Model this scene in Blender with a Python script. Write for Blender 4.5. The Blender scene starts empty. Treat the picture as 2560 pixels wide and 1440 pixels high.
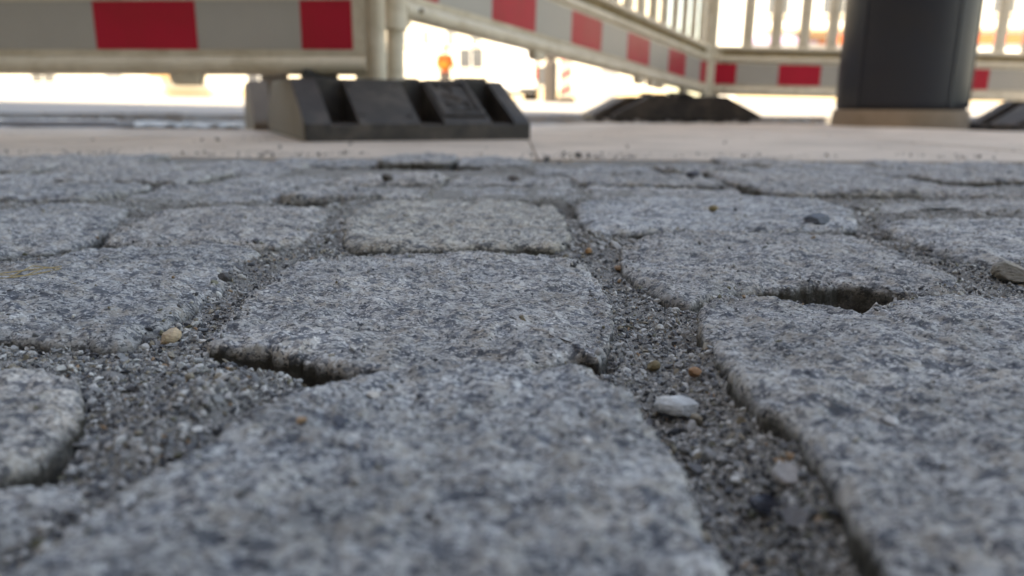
import bpy, bmesh, math, random
import numpy as np
from mathutils import Vector, Matrix

random.seed(7)
RNG = np.random.default_rng(11)
scene = bpy.context.scene
COL = scene.collection

# ------------------------------------------------------------------ camera
FPX, CX, CY = 1900.0, 1280.0, 720.0
CAM_H = 0.062
PITCH = math.atan((CY - 266.0) / FPX)
ROLL = math.atan(0.006)
F_ = Vector((0, math.cos(PITCH), -math.sin(PITCH)))
U0 = Vector((0, math.sin(PITCH), math.cos(PITCH)))
R0 = Vector((1, 0, 0))
R_ = R0 * math.cos(ROLL) + U0 * math.sin(ROLL)
U_ = U0 * math.cos(ROLL) - R0 * math.sin(ROLL)
cam_d = bpy.data.cameras.new('camera')
cam = bpy.data.objects.new('camera', cam_d)
COL.objects.link(cam)
cam.matrix_world = Matrix(((R_.x, U_.x, -F_.x, 0), (R_.y, U_.y, -F_.y, 0), (R_.z, U_.z, -F_.z, CAM_H), (0, 0, 0, 1)))
cam_d.sensor_width = 36.0
cam_d.lens = FPX / 2560.0 * 36.0
cam_d.clip_start = 0.004
cam_d.clip_end = 600.0
cam_d.dof.use_dof = True
cam_d.dof.focus_distance = 0.245
cam_d.dof.aperture_fstop = 11.0
scene.camera = cam

# ------------------------------------------------------------------ light
SUN_EL = math.radians(50.0)
NX, NY = 0.643, 0.766                      # the shade runs out towards this side
world = bpy.data.worlds.new('World')
scene.world = world
world.use_nodes = True
wn = world.node_tree.nodes
wl = world.node_tree.links
bg = wn.get('Background') or wn.new('ShaderNodeBackground')
out = wn.get('World Output') or wn.new('ShaderNodeOutputWorld')
sky = wn.new('ShaderNodeTexSky')
sky.sky_type = 'NISHITA'
sky.sun_disc = False
sky.sun_elevation = SUN_EL
sky.sun_rotation = math.atan2(-NX, -NY)
sky.air_density = 1.0
sky.dust_density = 1.5
sky.ozone_density = 1.2
bg.inputs['Strength'].default_value = 0.13
wl.new(sky.outputs[0], bg.inputs['Color'])
wl.new(bg.outputs[0], out.inputs['Surface'])
sun_d = bpy.data.lights.new('sun', 'SUN')
sun_d.energy = 3.2
sun_d.angle = math.radians(0.5)
sun_d.color = (1.0, 0.95, 0.87)
sun = bpy.data.objects.new('sun', sun_d)
COL.objects.link(sun)
sun_dir = Vector((NX * math.cos(SUN_EL), NY * math.cos(SUN_EL), -math.sin(SUN_EL)))
sun.rotation_euler = sun_dir.to_track_quat('-Z', 'Y').to_euler()
sun.location = (0, 0, 20)
scene.view_settings.view_transform = 'Standard'
scene.view_settings.look = 'None'
scene.view_settings.exposure = 2.3
scene.view_settings.use_white_balance = True
scene.view_settings.white_balance_temperature = 9400
scene.view_settings.gamma = 1.0
scene.view_settings.use_curve_mapping = False


def unproj(px, py, z=0.0):
    d = F_ + R_ * ((px - CX) / FPX) - U_ * ((py - CY) / FPX)
    t = (z - CAM_H) / d.z
    return Vector((d.x * t, d.y * t, z))


def at(px, py, Y):
    d = F_ + R_ * ((px - CX) / FPX) - U_ * ((py - CY) / FPX)
    t = Y / d.y
    return Vector((d.x * t, Y, CAM_H + d.z * t))


# ------------------------------------------------------------------ bookkeeping helpers
def tag(o, label=None, cat=None, group=None, kind=None):
    if label: o['label'] = label
    if cat: o['category'] = cat
    if group: o['group'] = group
    if kind: o['kind'] = kind
    return o


def link(o, parent=None):
    COL.objects.link(o)
    if parent is not None:
        o.parent = parent
    return o


def empty(name, loc=(0, 0, 0), rot=(0, 0, 0)):
    o = bpy.data.objects.new(name, None)
    o.location = loc
    o.rotation_euler = rot
    o.empty_display_size = 0.05
    return link(o)


def copy_tree(o, parent=None):
    c = o.copy()
    link(c)
    c.parent = parent
    for ch in list(o.children):
        copy_tree(ch, c)
    return c


def arrays_obj(name, verts, faces, mat, parent=None, smooth=True, loc=(0, 0, 0)):
    verts = np.asarray(verts, np.float32)
    faces = np.asarray(faces, np.int32)
    k = faces.shape[1]
    me = bpy.data.meshes.new(name)
    me.vertices.add(len(verts))
    me.vertices.foreach_set('co', verts.ravel())
    me.loops.add(faces.size)
    me.loops.foreach_set('vertex_index', faces.ravel())
    me.polygons.add(len(faces))
    me.polygons.foreach_set('loop_start', np.arange(0, faces.size, k, dtype=np.int32))
    me.polygons.foreach_set('loop_total', np.full(len(faces), k, np.int32))
    me.polygons.foreach_set('use_smooth', np.full(len(faces), smooth, bool))
    me.update(calc_edges=True)
    if mat: me.materials.append(mat)
    o = bpy.data.objects.new(name, me)
    o.location = loc
    return link(o, parent)


class MB:
    """collects simple shapes, builds them as one mesh object"""
    def __init__(self):
        self.v, self.f = [], []

    def add(self, vs, fs):
        n = len(self.v)
        self.v += [tuple(p) for p in vs]
        self.f += [tuple(i + n for i in f) for f in fs]
        return self

    def box(self, x0, x1, y0, y1, z0, z1):
        return self.add([(x0, y0, z0), (x1, y0, z0), (x1, y1, z0), (x0, y1, z0), (x0, y0, z1), (x1, y0, z1), (x1, y1, z1), (x0, y1, z1)],
                        [(0, 3, 2, 1), (4, 5, 6, 7), (0, 1, 5, 4), (1, 2, 6, 5), (2, 3, 7, 6), (3, 0, 4, 7)])

    def prism(self, prof, p0, p1, side, up, cap=True):
        """profile (a,b) swept from p0 to p1; a along side, b along up"""
        p0, p1, side, up = Vector(p0), Vector(p1), Vector(side), Vector(up)
        n = len(prof)
        vs = [p0 + side * a + up * b for a, b in prof] + [p1 + side * a + up * b for a, b in prof]
        fs = [(i, (i + 1) % n, n + (i + 1) % n, n + i) for i in range(n)]
        if cap:
            fs += [tuple(range(n - 1, -1, -1)), tuple(range(n, 2 * n))]
        return self.add(vs, fs)

    def tube(self, p0, p1, r0, r1=None, n=16, cap=True):
        r1 = r0 if r1 is None else r1
        p0, p1 = Vector(p0), Vector(p1)
        d = (p1 - p0).normalized()
        a = d.orthogonal().normalized()
        b = d.cross(a)
        vs = []
        for p, r in ((p0, r0), (p1, r1)):
            for i in range(n):
                t = 2 * math.pi * i / n
                vs.append(p + a * (r * math.cos(t)) + b * (r * math.sin(t)))
        fs = [(i, (i + 1) % n, n + (i + 1) % n, n + i) for i in range(n)]
        if cap:
            fs += [tuple(range(n - 1, -1, -1)), tuple(range(n, 2 * n))]
        return self.add(vs, fs)

    def build(self, name, mat, parent=None, smooth=False, bevel=0.0, seg=2, merge=False, loc=(0, 0, 0)):
        me = bpy.data.meshes.new(name)
        me.from_pydata(self.v, [], self.f)
        bm = bmesh.new()
        bm.from_mesh(me)
        if merge:
            bmesh.ops.remove_doubles(bm, verts=bm.verts, dist=1e-5)
        bmesh.ops.recalc_face_normals(bm, faces=bm.faces)
        bm.to_mesh(me)
        bm.free()
        if smooth:
            me.polygons.foreach_set('use_smooth', [True] * len(me.polygons))
            me.set_sharp_from_angle(angle=math.radians(40))
        me.materials.append(mat)
        o = bpy.data.objects.new(name, me)
        o.location = loc
        link(o, parent)
        if bevel:
            b = o.modifiers.new('bevel', 'BEVEL')
            b.width = bevel
            b.segments = seg
            b.limit_method = 'ANGLE'
            b.angle_limit = math.radians(35)
        return o


def rrect(w, h, r, k=4):
    pts = []
    for cx, cy, a0 in ((w / 2 - r, h / 2 - r, 0), (-w / 2 + r, h / 2 - r, 90), (-w / 2 + r, -h / 2 + r, 180), (w / 2 - r, -h / 2 + r, 270)):
        for i in range(k + 1):
            a = math.radians(a0 + 90 * i / k)
            pts.append((cx + r * math.cos(a), cy + r * math.sin(a)))
    return pts


# ------------------------------------------------------------------ noise in numpy
_perm = RNG.permutation(256)
_ang = RNG.random(256) * 2 * np.pi
_gx, _gy = np.cos(_ang), np.sin(_ang)


def perlin(x, y, seed=0):
    x = np.asarray(x, float); y = np.asarray(y, float)
    xi = np.floor(x).astype(int); yi = np.floor(y).astype(int)
    xf = x - xi; yf = y - yi
    u = xf ** 3 * (xf * (xf * 6 - 15) + 10); v = yf ** 3 * (yf * (yf * 6 - 15) + 10)

    def g(a, b, dx, dy):
        h = _perm[(_perm[(_perm[(a + seed * 17) & 255] + b) & 255] + seed) & 255]
        return _gx[h] * dx + _gy[h] * dy
    n00 = g(xi, yi, xf, yf); n10 = g(xi + 1, yi, xf - 1, yf)
    n01 = g(xi, yi + 1, xf, yf - 1); n11 = g(xi + 1, yi + 1, xf - 1, yf - 1)
    return ((n00 * (1 - u) + n10 * u) * (1 - v) + (n01 * (1 - u) + n11 * u) * v) * 1.5


def fbm(x, y, octv=4, seed=0, gain=0.5):
    s, a = 0.0, 1.0
    for i in range(octv):
        s = s + a * perlin(x * 2 ** i, y * 2 ** i, seed + i * 3)
        a *= gain
    return s


# ------------------------------------------------------------------ materials
def new_mat(name):
    m = bpy.data.materials.new(name)
    m.use_nodes = True
    nt = m.node_tree
    b = nt.nodes.get('Principled BSDF')
    return m, nt, b


def N(nt, typ, **kw):
    n = nt.nodes.new(typ)
    for k, v in kw.items():
        setattr(n, k, v)
    return n


def noise(nt, vec, scale, detail=4, rough=0.55, dist=0.0):
    n = N(nt, 'ShaderNodeTexNoise')
    n.inputs['Scale'].default_value = scale
    n.inputs['Detail'].default_value = detail
    n.inputs['Roughness'].default_value = rough
    n.inputs['Distortion'].default_value = dist
    if vec is not None: nt.links.new(vec, n.inputs['Vector'])
    return n.outputs['Fac']


def ramp(nt, fac, stops, interp='LINEAR'):
    r = N(nt, 'ShaderNodeValToRGB')
    cr = r.color_ramp
    cr.interpolation = interp
    while len(cr.elements) < len(stops):
        cr.elements.new(0.5)
    for e, (p, c) in zip(cr.elements, stops):
        e.position = p
        e.color = (c, c, c, 1) if isinstance(c, (int, float)) else (*c, 1)
    nt.links.new(fac, r.inputs[0])
    return r.outputs[0]


def mix(nt, fac, a, b, mode='MIX'):
    m = N(nt, 'ShaderNodeMix', data_type='RGBA', blend_type=mode)
    for s, v in ((0, fac), (6, a), (7, b)):
        if isinstance(v, (int, float)):
            m.inputs[s].default_value = v if s == 0 else (v, v, v, 1)
        elif isinstance(v, tuple):
            m.inputs[s].default_value = (*v, 1)
        else:
            nt.links.new(v, m.inputs[s])
    return m.outputs[2]


def bump(nt, b, h, strength, dist):
    n = N(nt, 'ShaderNodeBump')
    n.inputs['Strength'].default_value = strength
    n.inputs['Distance'].default_value = dist
    nt.links.new(h, n.inputs['Height'])
    nt.links.new(n.outputs[0], b.inputs['Normal'])


def obj_coord(nt, random_shift=True):
    tc = N(nt, 'ShaderNodeTexCoord')
    if not random_shift:
        return tc.outputs['Object']
    oi = N(nt, 'ShaderNodeObjectInfo')
    mul = N(nt, 'ShaderNodeMath', operation='MULTIPLY')
    mul.inputs[1].default_value = 37.0
    nt.links.new(oi.outputs['Random'], mul.inputs[0])
    add = N(nt, 'ShaderNodeVectorMath', operation='ADD')
    nt.links.new(tc.outputs['Object'], add.inputs[0])
    nt.links.new(mul.outputs[0], add.inputs[1])
    return add.outputs[0]


def granite_mat():
    m, nt, b = new_mat('granite')
    v = obj_coord(nt)
    mp = N(nt, 'ShaderNodeMapping')
    mp.inputs['Rotation'].default_value = (0.3, 0.2, 0.5)
    mp.inputs['Scale'].default_value = (0.8, 1.25, 1.0)
    nt.links.new(v, mp.inputs['Vector'])
    # ragged crystal borders: the cell lookups are shaken by a fine noise
    jn = N(nt, 'ShaderNodeTexNoise')
    jn.inputs['Scale'].default_value = 900
    jn.inputs['Detail'].default_value = 3
    nt.links.new(v, jn.inputs['Vector'])
    sc = N(nt, 'ShaderNodeVectorMath', operation='MULTIPLY_ADD')
    nt.links.new(jn.outputs['Color'], sc.inputs[0])
    sc.inputs[1].default_value = (0.0016, 0.0016, 0.0016)
    nt.links.new(mp.outputs[0], sc.inputs[2])
    v2 = sc.outputs[0]
    big = noise(nt, v, 40, 6, 0.7)
    mid = noise(nt, mp.outputs[0], 150, 10, 0.74, 0.3)
    small = noise(nt, mp.outputs[0], 370, 8, 0.72, 0.2)
    fine = noise(nt, mp.outputs[0], 1900, 5, 0.75)
    warm = noise(nt, v, 90, 9, 0.72, 0.2)

    def cells(scale):
        vo = N(nt, 'ShaderNodeTexVoronoi', feature='F1')
        vo.inputs['Scale'].default_value = scale
        nt.links.new(v2, vo.inputs['Vector'])
        sp = N(nt, 'ShaderNodeSeparateColor')
        nt.links.new(vo.outputs['Color'], sp.inputs[0])
        return sp.outputs
    c1, c2 = cells(1500), cells(650)
    c = ramp(nt, fine, [(0.32, (0.25, 0.243, 0.235)), (0.5, (0.45, 0.43, 0.405)), (0.68, (0.66, 0.625, 0.58))])
    c = mix(nt, ramp(nt, small, [(0.40, 0.9), (0.52, 0.0)]), c, (0.15, 0.16, 0.185))
    c = mix(nt, ramp(nt, warm, [(0.47, 0.0), (0.60, 0.62)]), c, (0.45, 0.385, 0.315))
    c = mix(nt, ramp(nt, mid, [(0.42, 0.96), (0.495, 0.0)]), c, (0.108, 0.114, 0.130))
    c = mix(nt, ramp(nt, c2[0], [(0.86, 0.0), (0.90, 0.6)]), c, (0.10, 0.11, 0.135))
    c = mix(nt, ramp(nt, c1[1], [(0.86, 0.0), (0.89, 0.85)]), c, (0.05, 0.053, 0.062))
    c = mix(nt, ramp(nt, c2[2], [(0.90, 0.0), (0.93, 0.65)]), c, (0.58, 0.565, 0.54))
    c = mix(nt, ramp(nt, c1[0], [(0.88, 0.0), (0.92, 0.85)]), c, (0.68, 0.66, 0.63))
    c = mix(nt, 1.0, c, ramp(nt, big, [(0.32, 0.66), (0.66, 1.22)]), 'MULTIPLY')
    oi = N(nt, 'ShaderNodeObjectInfo')
    c = mix(nt, 1.0, c, oi.outputs['Color'], 'MULTIPLY')
    # soil and moss on buried flanks, darkened further to paint in crack shade
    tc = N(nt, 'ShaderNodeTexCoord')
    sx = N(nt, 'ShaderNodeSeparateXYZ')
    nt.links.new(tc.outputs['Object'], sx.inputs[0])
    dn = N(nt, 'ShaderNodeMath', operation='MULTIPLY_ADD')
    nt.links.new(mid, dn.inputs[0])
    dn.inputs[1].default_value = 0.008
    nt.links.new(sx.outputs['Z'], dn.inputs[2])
    soil_shade = N(nt, 'ShaderNodeMapRange')
    soil_shade.inputs[1].default_value = 0.0018
    soil_shade.inputs[2].default_value = -0.0010
    soil_shade.inputs[3].default_value = 0.0
    soil_shade.inputs[4].default_value = 0.95
    nt.links.new(dn.outputs[0], soil_shade.inputs[0])
    dirt = mix(nt, small, (0.020, 0.016, 0.009), (0.060, 0.048, 0.030))  # dirt browns set near black, carrying some of the crack shade
    sm = mix(nt, 1.0, soil_shade.outputs[0], ramp(nt, big, [(0.36, 0.55), (0.56, 1.0)]), 'MULTIPLY')
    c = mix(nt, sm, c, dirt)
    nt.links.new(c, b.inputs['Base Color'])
    b.inputs['Roughness'].default_value = 0.75
    b.inputs['Specular IOR Level'].default_value = 0.3
    hb = mix(nt, 0.55, mix(nt, 0.5, fine, small), mid)
    bump(nt, b, hb, 1.0, 0.0014)
    return m


def grain_mat(name='grit', lift=1.0):
    m, nt, b = new_mat(name)
    g = N(nt, 'ShaderNodeNewGeometry')
    c = ramp(nt, g.outputs['Random Per Island'], [
        (0.0, (0.045, 0.045, 0.05)), (0.14, (0.12, 0.12, 0.125)), (0.32, (0.22, 0.215, 0.21)), (0.55, (0.32, 0.305, 0.29)), (0.74, (0.44, 0.42, 0.395)),
        (0.86, (0.56, 0.54, 0.505)), (0.91, (0.24, 0.20, 0.145)), (0.955, (0.15, 0.14, 0.09)), (0.98, (0.27, 0.165, 0.09)), (0.99, (0.45, 0.43, 0.4))], 'CONSTANT')
    tc = N(nt, 'ShaderNodeTexCoord')
    n = noise(nt, tc.outputs['Object'], 1800, 3, 0.6)
    c = mix(nt, 1.0, c, ramp(nt, n, [(0.3, 0.72 * lift), (0.7, 1.2 * lift)]), 'MULTIPLY')
    if lift > 1.1:
        c = mix(nt, 0.5, c, (0.36, 0.345, 0.33))
    nt.links.new(c, b.inputs['Base Color'])
    b.inputs['Roughness'].default_value = 0.55
    bump(nt, b, n, 0.4, 0.0002)
    return m


def simple_mat(name, col, rough=0.6, var=0.15, scale=8.0, spec=0.5, dirt=None, dirt_amt=0.4, dirt_scale=6.0, bmp=0.0, bscale=60.0, metal=0.0, shift=True):
    m, nt, b = new_mat(name)
    v = obj_coord(nt, shift)
    n = noise(nt, v, scale, 6, 0.6)
    c = mix(nt, 1.0, col, ramp(nt, n, [(0.25, 1 - var), (0.75, 1 + var)]), 'MULTIPLY')
    if dirt:
        d = noise(nt, v, dirt_scale, 7, 0.65, 0.5)
        c = mix(nt, ramp(nt, d, [(0.45, 0.0), (0.72, dirt_amt)]), c, dirt)
    nt.links.new(c, b.inputs['Base Color'])
    rr = N(nt, 'ShaderNodeMapRange')
    rr.inputs[3].default_value = max(0.05, rough - 0.1)
    rr.inputs[4].default_value = min(1.0, rough + 0.1)
    nt.links.new(n, rr.inputs[0])
    nt.links.new(rr.outputs[0], b.inputs['Roughness'])
    b.inputs['Specular IOR Level'].default_value = spec
    b.inputs['Metallic'].default_value = metal
    if bmp:
        bump(nt, b, noise(nt, v, bscale, 5, 0.6), bmp, 0.5 / bscale)
    return m


M = {}
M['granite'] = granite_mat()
M['grit'] = grain_mat(lift=1.06)
M['dusty_grit'] = grain_mat('dusty_grit', 1.15)
M['bed'] = simple_mat('sand_bed', (0.235, 0.222, 0.205), 0.9, 0.6, 1300, 0.2, (0.10, 0.09, 0.075), 0.7, 160, 1.0, 1500, shift=False)
M['crumb'] = simple_mat('dark_crumbs', (0.09, 0.088, 0.09), 0.8, 0.5, 40, 0.3)
M['slab'] = simple_mat('pavement_slab', (0.53, 0.44, 0.365), 0.75, 0.14, 7, 0.3, (0.30, 0.245, 0.20), 0.75, 5, 0.4, 250)
M['site'] = simple_mat('dusty_ground', (0.40, 0.41, 0.42), 0.9, 0.2, 3, 0.2, (0.25, 0.23, 0.20), 0.6, 4, 0.5, 60, shift=False)
M['asphalt'] = simple_mat('dusty_asphalt', (0.33, 0.32, 0.31), 0.9, 0.15, 1.2, 0.2, (0.24, 0.23, 0.22), 0.5, 0.8, 0.4, 90, shift=False)
M['earth'] = simple_mat('earth', (0.22, 0.20, 0.18), 0.95, 0.2, 2, 0.1, shift=False)
M['plastic'] = simple_mat('aged_white_plastic', (0.66, 0.575, 0.44), 0.42, 0.06, 14, 0.45, (0.30, 0.22, 0.12), 0.6, 14)
M['plastic_dirty'] = simple_mat('algae_stained_plastic', (0.30, 0.22, 0.11), 0.75, 0.25, 20, 0.3, (0.14, 0.09, 0.04), 0.7, 18)
M['foil_white'] = simple_mat('white_reflective_foil', (0.39, 0.36, 0.315), 0.4, 0.04, 10, 0.3, (0.36, 0.33, 0.27), 0.35, 7)
M['foil_red'] = simple_mat('red_reflective_foil', (0.46, 0.014, 0.034), 0.4, 0.06, 10, 0.25, (0.30, 0.02, 0.02), 0.5, 9)
M['rubber'] = simple_mat('recycled_rubber', (0.028, 0.0235, 0.0205), 0.55, 0.25, 25, 0.45, (0.115, 0.092, 0.074), 0.8, 16, 0.5, 160)
M['rubber_dusty'] = simple_mat('dusty_rubber', (0.15, 0.125, 0.10), 0.7, 0.2, 18, 0.35, (0.08, 0.065, 0.05), 0.5, 12, 0.3, 160)
M['column'] = simple_mat('dark_blue_plastic', (0.016, 0.0185, 0.026), 0.48, 0.15, 5, 0.5, (0.028, 0.023, 0.021), 0.5, 4)
M['column_base'] = simple_mat('cast_stone', (0.27, 0.21, 0.155), 0.85, 0.15, 12, 0.3, (0.17, 0.12, 0.07), 0.5, 10, 0.4, 120)
M['steel'] = simple_mat('zinc', (0.45, 0.44, 0.42), 0.4, 0.1, 30, 0.5, metal=0.6)
M['hole'] = simple_mat('rusty_bolt', (0.11, 0.07, 0.03), 0.7, 0.2, 30)
M['wall_cream'] = simple_mat('cream_render', (0.70, 0.65, 0.55), 0.85, 0.05, 1.2, 0.2, (0.60, 0.54, 0.44), 0.3, 0.6)
M['wall_white'] = simple_mat('white_render', (0.76, 0.75, 0.72), 0.85, 0.05, 1.2, 0.2, (0.66, 0.64, 0.6), 0.3, 0.6)
M['wall_grey'] = simple_mat('grey_brown_render', (0.12, 0.098, 0.08), 0.9, 0.08, 1.0, 0.2)
M['pillar'] = simple_mat('ochre_sandstone', (0.30, 0.19, 0.085), 0.85, 0.1, 3, 0.2)
M['sandstone'] = simple_mat('sandstone', (0.56, 0.45, 0.30), 0.85, 0.1, 3, 0.2)
M['roof'] = simple_mat('roof_tiles', (0.22, 0.09, 0.06), 0.8, 0.15, 3, 0.2)
M['glass'] = simple_mat('window_glass', (0.085, 0.09, 0.10), 0.08, 0.05, 3, 0.6)
M['frame'] = simple_mat('window_frame', (0.7, 0.7, 0.68), 0.5, 0.05, 3)
M['awning'] = simple_mat('tan_awning_cloth', (0.50, 0.30, 0.14), 0.9, 0.06, 3)
M['brown'] = simple_mat('brown_awning_cloth', (0.10, 0.055, 0.025), 0.9, 0.1, 3)
M['sign'] = simple_mat('orange_sign_panel', (0.55, 0.13, 0.05), 0.5, 0.05, 3)
M['sign_yellow'] = simple_mat('yellow_sign_panel', (0.6, 0.35, 0.05), 0.5, 0.05, 3)
M['lilac'] = simple_mat('lilac_fascia', (0.45, 0.33, 0.55), 0.6, 0.05, 3)
M['van'] = simple_mat('white_van_paint', (0.80, 0.80, 0.80), 0.25, 0.02, 3, 0.5)
M['tyre'] = simple_mat('tyre_rubber', (0.03, 0.03, 0.03), 0.8, 0.1, 9)
M['tail'] = simple_mat('tail_lamp', (0.45, 0.02, 0.02), 0.2, 0.05, 9)
M['pole'] = simple_mat('grey_painted_mast', (0.05, 0.042, 0.038), 0.6, 0.1, 5)
M['skin'] = simple_mat('skin', (0.52, 0.30, 0.21), 0.55, 0.05, 9)
M['hivis'] = simple_mat('orange_work_jacket', (0.36, 0.07, 0.008), 0.8, 0.06, 9)
M['hivis_y'] = simple_mat('yellow_jacket_panel', (0.32, 0.15, 0.010), 0.8, 0.06, 9)
M['trousers'] = simple_mat('grey_work_trousers', (0.07, 0.06, 0.06), 0.9, 0.1, 9)
M['helmet'] = simple_mat('red_helmet', (0.55, 0.06, 0.03), 0.35, 0.05, 9)
M['board'] = simple_mat('weathered_board', (0.27, 0.27, 0.28), 0.85, 0.2, 6, 0.3)
M['film'] = simple_mat('pale_plastic_film', (0.36, 0.37, 0.36), 0.35, 0.08, 4, 0.5)
M['straw'] = simple_mat('dry_grass', (0.34, 0.25, 0.12), 0.7, 0.2, 200, 0.3)
M['plant'] = simple_mat('plant_leaf', (0.06, 0.10, 0.03), 0.6, 0.3, 3)


def stone_chip_mat(name, col, rough=0.6):
    return simple_mat(name, col, rough, 0.28, 350, 0.4, tuple(c * 0.6 for c in col), 0.6, 500, 0.6, 1200)


# ------------------------------------------------------------------ cobbles: outlines seen from the lens, laid on the ground plane
class Stone:
    def __init__(self, poly, seed, z0=0.0, tilt=(0, 0), rr=0.006, amp=1.0, n=72, rough=0.0011, tint=None, crown=0.0009):
        p = np.asarray(poly, float)
        for _ in range(2):
            q = np.roll(p, -1, 0)
            p = np.stack([0.87 * p + 0.13 * q, 0.13 * p + 0.87 * q], 1).reshape(-1, 2)
        nxt = np.roll(p, -1, 0)
        area = np.sum(p[:, 0] * nxt[:, 1] - nxt[:, 0] * p[:, 1]) / 2
        cr = p[:, 0] * nxt[:, 1] - nxt[:, 0] * p[:, 1]
        self.c = np.array([np.sum((p[:, 0] + nxt[:, 0]) * cr), np.sum((p[:, 1] + nxt[:, 1]) * cr)]) / (6 * area)
        t = np.linspace(0, 1, 40, endpoint=False)[:, None]
        d = (p[:, None, :] * (1 - t)[None] + nxt[:, None, :] * t[None]).reshape(-1, 2) - self.c
        a = np.arctan2(d[:, 1], d[:, 0]); r = np.hypot(d[:, 0], d[:, 1])
        o = np.argsort(a)
        self.a, self.r = a[o], r[o]
        self.seed, self.z0, self.tilt, self.rr, self.amp, self.n, self.rough = seed, z0, tilt, rr, amp, n, rough
        self.maxr = r.max()
        self.tint, self.crown = tint, crown

    def R(self, th):
        base = np.interp(th, self.a, self.r, period=2 * np.pi)
        ex, ey = np.cos(th) * base + self.c[0], np.sin(th) * base + self.c[1]
        return base + self.rough * (fbm(ex * 90, ey * 90, 2, self.seed) * 1.1 + fbm(ex * 320, ey * 320, 3, self.seed + 2) * 0.55 - 1.5 * np.clip(fbm(ex * 65, ey * 65, 3, self.seed + 4) - 0.25, 0, 1))

    def polar(self, x, y):
        dx, dy = x - self.c[0], y - self.c[1]
        th = np.arctan2(dy, dx)
        return np.hypot(dx, dy), th

    def inside(self, x, y, margin=0.0):
        r, th = self.polar(x, y)
        return r < self.R(th) + margin

    def relief(self, x, y):
        s = self.seed
        z = 0.0017 * perlin(x * 26 + s, y * 26, s) + 0.0010 * fbm(x * 75, y * 75, 2, s + 5) - 0.0012 * np.abs(fbm(x * 48 + 7, y * 60, 3, s + 15))
        fine = fbm(x * 210, y * 210, 4, s + 9, 0.58)
        z = z + 0.00068 * fine + 0.00045 * np.abs(fbm(x * 420, y * 420, 3, s + 13))
        return z * self.amp

    def height(self, x, y, r=None, R=None, th=None):
        if r is None:
            r, th = self.polar(x, y)
            R = self.R(th)
        e = np.clip(R - r, 0, None)
        ex, ey = np.cos(th) * R, np.sin(th) * R
        rr = self.rr * np.clip(1.0 + 0.9 * fbm(ex * 38 + self.seed, ey * 38, 3, self.seed + 21), 0.3, 2.6)
        q = np.clip(1 - e / rr, 0, 1)
        drop = rr * 0.62 * (1 - np.sqrt(np.clip(1 - q * q, 0, 1)))
        drop = drop + self.crown * np.clip(1 - e / 0.03, 0, 1) ** 2
        return self.z0 + self.tilt[0] * (x - self.c[0]) + self.tilt[1] * (y - self.c[1]) + self.relief(x, y) - drop

    def build(self, parent):
        n = self.n
        g = np.linspace(-1, 1, n)
        A, B = np.meshgrid(g, g)
        v = np.maximum(np.abs(A), np.abs(B))
        # concentric map: square shells to circles, evenly spread
        with np.errstate(divide='ignore', invalid='ignore'):
            th = np.where(np.abs(A) >= np.abs(B), np.where(A >= 0, (np.pi / 4) * (B / A), np.pi + (np.pi / 4) * (B / A)),
                          np.where(B >= 0, np.pi / 2 - (np.pi / 4) * (A / B), -np.pi / 2 - (np.pi / 4) * (A / B)))
        th = np.nan_to_num(th)
        th = (th + np.pi) % (2 * np.pi) - np.pi
        VR = 0.87
        R = self.R(th)
        rho = np.clip(v / VR, 0, 1)
        rho = 1 - (1 - rho) ** 1.18
        r = rho * R
        x = self.c[0] + r * np.cos(th); y = self.c[1] + r * np.sin(th)
        z = self.height(x, y, r, R, th)
        t = np.clip((v - VR) / (1 - VR), 0, 1)
        wx, wy = np.cos(th) * R, np.sin(th) * R
        out_ = (0.0010 * np.sin(np.pi * t) + 0.0016 * t * fbm(wx * 110 + t * 3, wy * 110 - t * 3, 3, self.seed + 31) - 0.0008 * t * t) * (t > 0)
        x = x + out_ * np.cos(th); y = y + out_ * np.sin(th)
        z = z - 0.032 * t
        verts = np.stack([x.ravel() - self.c[0], y.ravel() - self.c[1], z.ravel() - self.z0], 1)
        idx = np.arange(n * n).reshape(n, n)
        faces = np.stack([idx[:-1, :-1].ravel(), idx[:-1, 1:].ravel(), idx[1:, 1:].ravel(), idx[1:, :-1].ravel()], 1)
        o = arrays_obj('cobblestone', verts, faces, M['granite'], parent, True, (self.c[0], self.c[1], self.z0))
        k = random.uniform(0.92, 1.05); w = random.uniform(-0.025, 0.03)
        o.color = (k * (1 + w), k, k * (1 - w), 1) if self.tint is None else (*self.tint, 1)
        return o


def px_poly(pts, z=0.0):
    return [tuple(unproj(x, y, z))[:2] for x, y in pts]


stones = []


def cob(pts, seed, **kw):
    stones.append(Stone(px_poly(pts, kw.get('z0', 0.0)), seed, **kw))


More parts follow.
